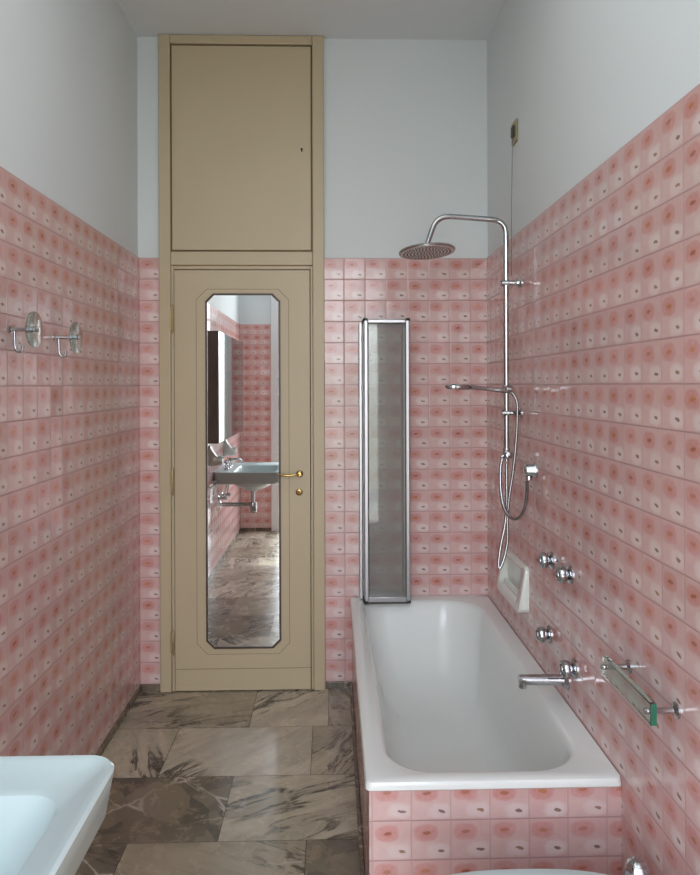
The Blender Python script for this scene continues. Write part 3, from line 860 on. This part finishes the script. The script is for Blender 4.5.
# taps on the deck
tb = thing('basin_mixer', 'chrome spout with two knobs at the back of the washbasin, seen in the mirror', 'tap', (XL+.07, .92, WZT))
bm = bmesh.new()
lathe(bm, (XL+.07, .92, WZT-.006), (0, 0, 1), [(.026, 0), (.026, .005), (.016, .012), (.014, .05), (.011, .06), (0, .062)], 24)
tube(bm, spline([(XL+.07, .92, WZT+.035), (XL+.10, .92, WZT+.060), (XL+.15, .92, WZT+.062), (XL+.175, .92, WZT+.048), (XL+.178, .92, WZT+.032)], 6), .010, 14)
finish('spout', bm, M['chrome'], tb)
for dy in (-.10, .10):
    bm = bmesh.new()
    lathe(bm, (XL+.07, .92+dy, WZT-.006), (0, 0, 1), [(.024, 0), (.024, .005), (.013, .012), (.012, .045), (.010, .05)], 20)
    lathe(bm, (XL+.07, .92+dy, WZT+.040), (0, 0, 1), [(.010, 0), (.022, .004), (.024, .014), (.020, .024), (0, .026)], 32, .1, 4)
    finish('knob', bm, M['chrome'], tb)
# towel bracket at its side
tr = thing('basin_towel_bar', 'short chrome towel bar under the door side edge of the washbasin, seen in the mirror', 'towel rail', (XL, WY1+.03, .70))
bm = bmesh.new()
tube(bm, [(XL, 1.33, .712), (XL+.05, 1.33, .712)], .006, 12); tube(bm, [(XL, 1.62, .712), (XL+.05, 1.62, .712)], .006, 12)
tube(bm, [(XL+.05, 1.30, .712), (XL+.05, 1.65, .712)], .007, 12)
finish('bar', bm, M['chrome'], tr)
# ceramic holders either side
def holder(y, label):
    t = thing('tumbler_holder', label, 'holder', (XL, y, .90), 'ceramic holders over the washbasin')
    bm = bmesh.new()
    loft(bm, [[(XL+x, q[0], q[1]) for q in rrect(y-w_, y+w_, .90-h, .90+h2, r, 0, 5)] for (x, w_, h, h2, r) in ((0, .05, .06, .09, .03), (.012, .05, .06, .09, .03), (.03, .04, .06, .05, .03), (.07, .045, .055, .0, .02), (.10, .04, .045, -.01, .015))], True, True)
    finish('ceramic_body', bm, M['porcelain_old'], t)
    bm = bmesh.new()
    lathe(bm, (XL+.072, y, .885), (0, 0, 1), [(.022, 0), (.03, .02), (.034, .024), (.030, .026), (.020, .01), (0, .008)], 20)
    finish('cup_ring', bm, M['porcelain_old'], t)
holder(1.40, 'white ceramic wall holder on the door side of the washbasin, seen in the mirror')
holder(.66, 'white ceramic wall holder on the window side of the washbasin, seen in the mirror')
# mirror cabinet
mc = thing('mirror_cabinet', 'long mirror cabinet with dark side over the washbasin, seen only in the door mirror', 'cabinet', (XL, .99, 1.02))
bm = B(XL+.0005, -.797, .33, 1.66, 1.025, 1.815)
finish('cabinet_body', bm, M['dark_side'], mc, bevel=.003)
for k in range(3):
    a = .335+.4405*k
    bm = B(-.7965, -.791, a, a+.438, 1.028, 1.812)
    finish('cabinet_door', bm, M['dim_mirror'], mc, bevel=.001)

# ------------------------------------------------------------------ bidet at the lower edge
bd = thing('bidet', 'white porcelain bidet before the tiled tub end, only its rim in view', 'bidet', (.45, 1.30, 0))
BZ = .40
def bring(x0_, x1_, hw, z, p=2.6, yc=1.300, n=56):
    out = []
    cx, hx_ = (x0_+x1_)/2, (x1_-x0_)/2
    for k in range(n):
        a = 2*pi*k/n; ca, sa = cos(a), sin(a)
        out.append((cx + hx_*math.copysign(abs(ca)**(2/p), ca), yc + hw*math.copysign(abs(sa)**(2/p), sa), z))
    return out
bm = bmesh.new()
loft(bm, [bring(.33, .66, .10, 0), bring(.33, .67, .10, .02), bring(.32, .68, .085, .10), bring(.26, .69, .11, .22), bring(.13, .70, .165, .33), bring(.105, .70, .182, BZ-.03), bring(.10, .69, .187, BZ-.012), bring(.102, .69, .186, BZ-.003), bring(.11, .68, .18, BZ),
          bring(.135, .58, .155, BZ-.002), bring(.145, .57, .147, BZ-.012), bring(.16, .555, .135, BZ-.06), bring(.22, .52, .10, BZ-.12), bring(.36, .45, .03, BZ-.135)], True, True)
finish('bowl', bm, M['porcelain'], bd, recalc=False)
bt = thing('bidet_tap', 'round chrome tap at the wall end of the bidet, cut by the lower picture edge', 'tap', (.63, 1.44, .40))
bx, by = wx(636, 1.44), 1.44
bz = wz(860, by, bx)
bm = bmesh.new()
lathe(bm, (bx, by, BZ-.03), (0, 0, 1), [(.018, 0), (.018, bz-.046-BZ+.03)], 20)
finish('stem', bm, M['chrome'], bt)
bm = bmesh.new()
lathe(bm, (bx, by, bz-.050), (0, 0, 1), [(.012, 0), (.022, .006), (.0265, .016), (.0265, .028), (.021, .040), (.012, .048), (0, .050)], 40, .04, 8)
finish('knob', bm, M['chrome'], bt)

# ------------------------------------------------------------------ french window behind the camera
wn = struct(thing('window_1', 'tall white french window opening behind the viewer', 'window', (0, YR, 0)))
bm = bmesh.new()
f = .078
box(bm, WX0, WX0+f, YR-.12, YR+.012, 0, WZ); box(bm, WX1-f, WX1, YR-.12, YR+.012, 0, WZ); box(bm, WX0+f, WX1-f, YR-.12, YR+.012, WZ-f, WZ)
box(bm, WX0+f, WX1-f, YR-.10, YR-.06, 2.05, 2.09)
finish('frame', bm, M['white_wood'], wn, bevel=.004)
struct(finish('balcony_floor', B(-2.5, 2.5, -3.2, YR-.252, -.12, -.02), M['concrete'], smooth=False))

# ------------------------------------------------------------------ light
W = bpy.data.worlds.new('sky'); bpy.context.scene.world = W; W.use_nodes = True
nt = W.node_tree; bg = nt.nodes['Background']
tc = nt.nodes.new('ShaderNodeTexCoord'); sx = nt.nodes.new('ShaderNodeSeparateXYZ'); rmp = nt.nodes.new('ShaderNodeValToRGB')
nt.links.new(tc.outputs['Generated'], sx.inputs[0])
mr = nt.nodes.new('ShaderNodeMapRange'); mr.inputs[1].default_value = -1; mr.inputs[2].default_value = 1
nt.links.new(sx.outputs[2], mr.inputs[0]); nt.links.new(mr.outputs[0], rmp.inputs[0]); nt.links.new(rmp.outputs[0], bg.inputs[0])
el_ = rmp.color_ramp.elements
el_[0].position = 0.0; el_[0].color = (.42, .40, .36, 1)
el_[1].position = 1.0; el_[1].color = (.74, .90, 1.12, 1)
e1 = rmp.color_ramp.elements.new(.47); e1.color = (.42, .44, .40, 1)
e2 = rmp.color_ramp.elements.new(.55); e2.color = (.98, 1.02, 1.06, 1)
bg.inputs[1].default_value = 8.5
def area(name, loc, rot, sx_, sy_, power, col, portal=False):
    l = bpy.data.lights.new(name, 'AREA'); l.shape = 'RECTANGLE'; l.size = sx_; l.size_y = sy_; l.energy = power; l.color = col
    o = bpy.data.objects.new(name, l); C.objects.link(o); o.location = loc; o.rotation_euler = rot
    if portal: l.cycles.is_portal = True
    return o
area('window_daylight', ((WX0+WX1)/2, YR-.14, WZ/2), (radians(90), 0, 0), WX1-WX0, WZ, 1, (1, 1, 1), True)

area('ceiling_fill', (-.05, 1.0, ZC-.03), (0, 0, 0), 1.2, 2.2, 11, (.93, 1, 1))  # unseen fill added below the ceiling to soften the window contrast
sl = bpy.data.lights.new('soft_sun', 'SUN'); sl.energy = 3.0; sl.angle = radians(4); sl.color = (.92, 1, 1.0)
so = bpy.data.objects.new('soft_sun', sl); C.objects.link(so); so.location = (0, -3, 5)
so.rotation_euler = Vector((-.05, .5, -.866)).to_track_quat('-Z', 'Y').to_euler()
# ------------------------------------------------------------------ camera
cam = bpy.data.cameras.new('camera'); co = bpy.data.objects.new('camera', cam); C.objects.link(co)
cam.sensor_fit = 'HORIZONTAL'; cam.sensor_width = 36; cam.lens = 36.0
cam.shift_y = -52.5/700
cam.clip_start = .02
co.location = (0, 0, EYE)
co.rotation_euler = (Matrix.Rotation(-YAW, 3, 'Z') @ Matrix.Rotation(radians(90), 3, 'X') @ Matrix.Rotation(radians(-.18), 3, 'Z')).to_euler()
sc = bpy.context.scene
sc.camera = co
sc.view_settings.view_transform = 'Standard'
sc.view_settings.look = 'None'
sc.view_settings.exposure = 0.03
sc.cycles.max_bounces = 14; sc.cycles.diffuse_bounces = 8; sc.cycles.glossy_bounces = 6
sc.cycles.transparent_max_bounces = 16; sc.cycles.transmission_bounces = 10
sc.cycles.use_denoising = True
sc.cycles.sample_clamp_indirect = 6.0
sc.cycles.caustics_reflective = False; sc.cycles.caustics_refractive = False
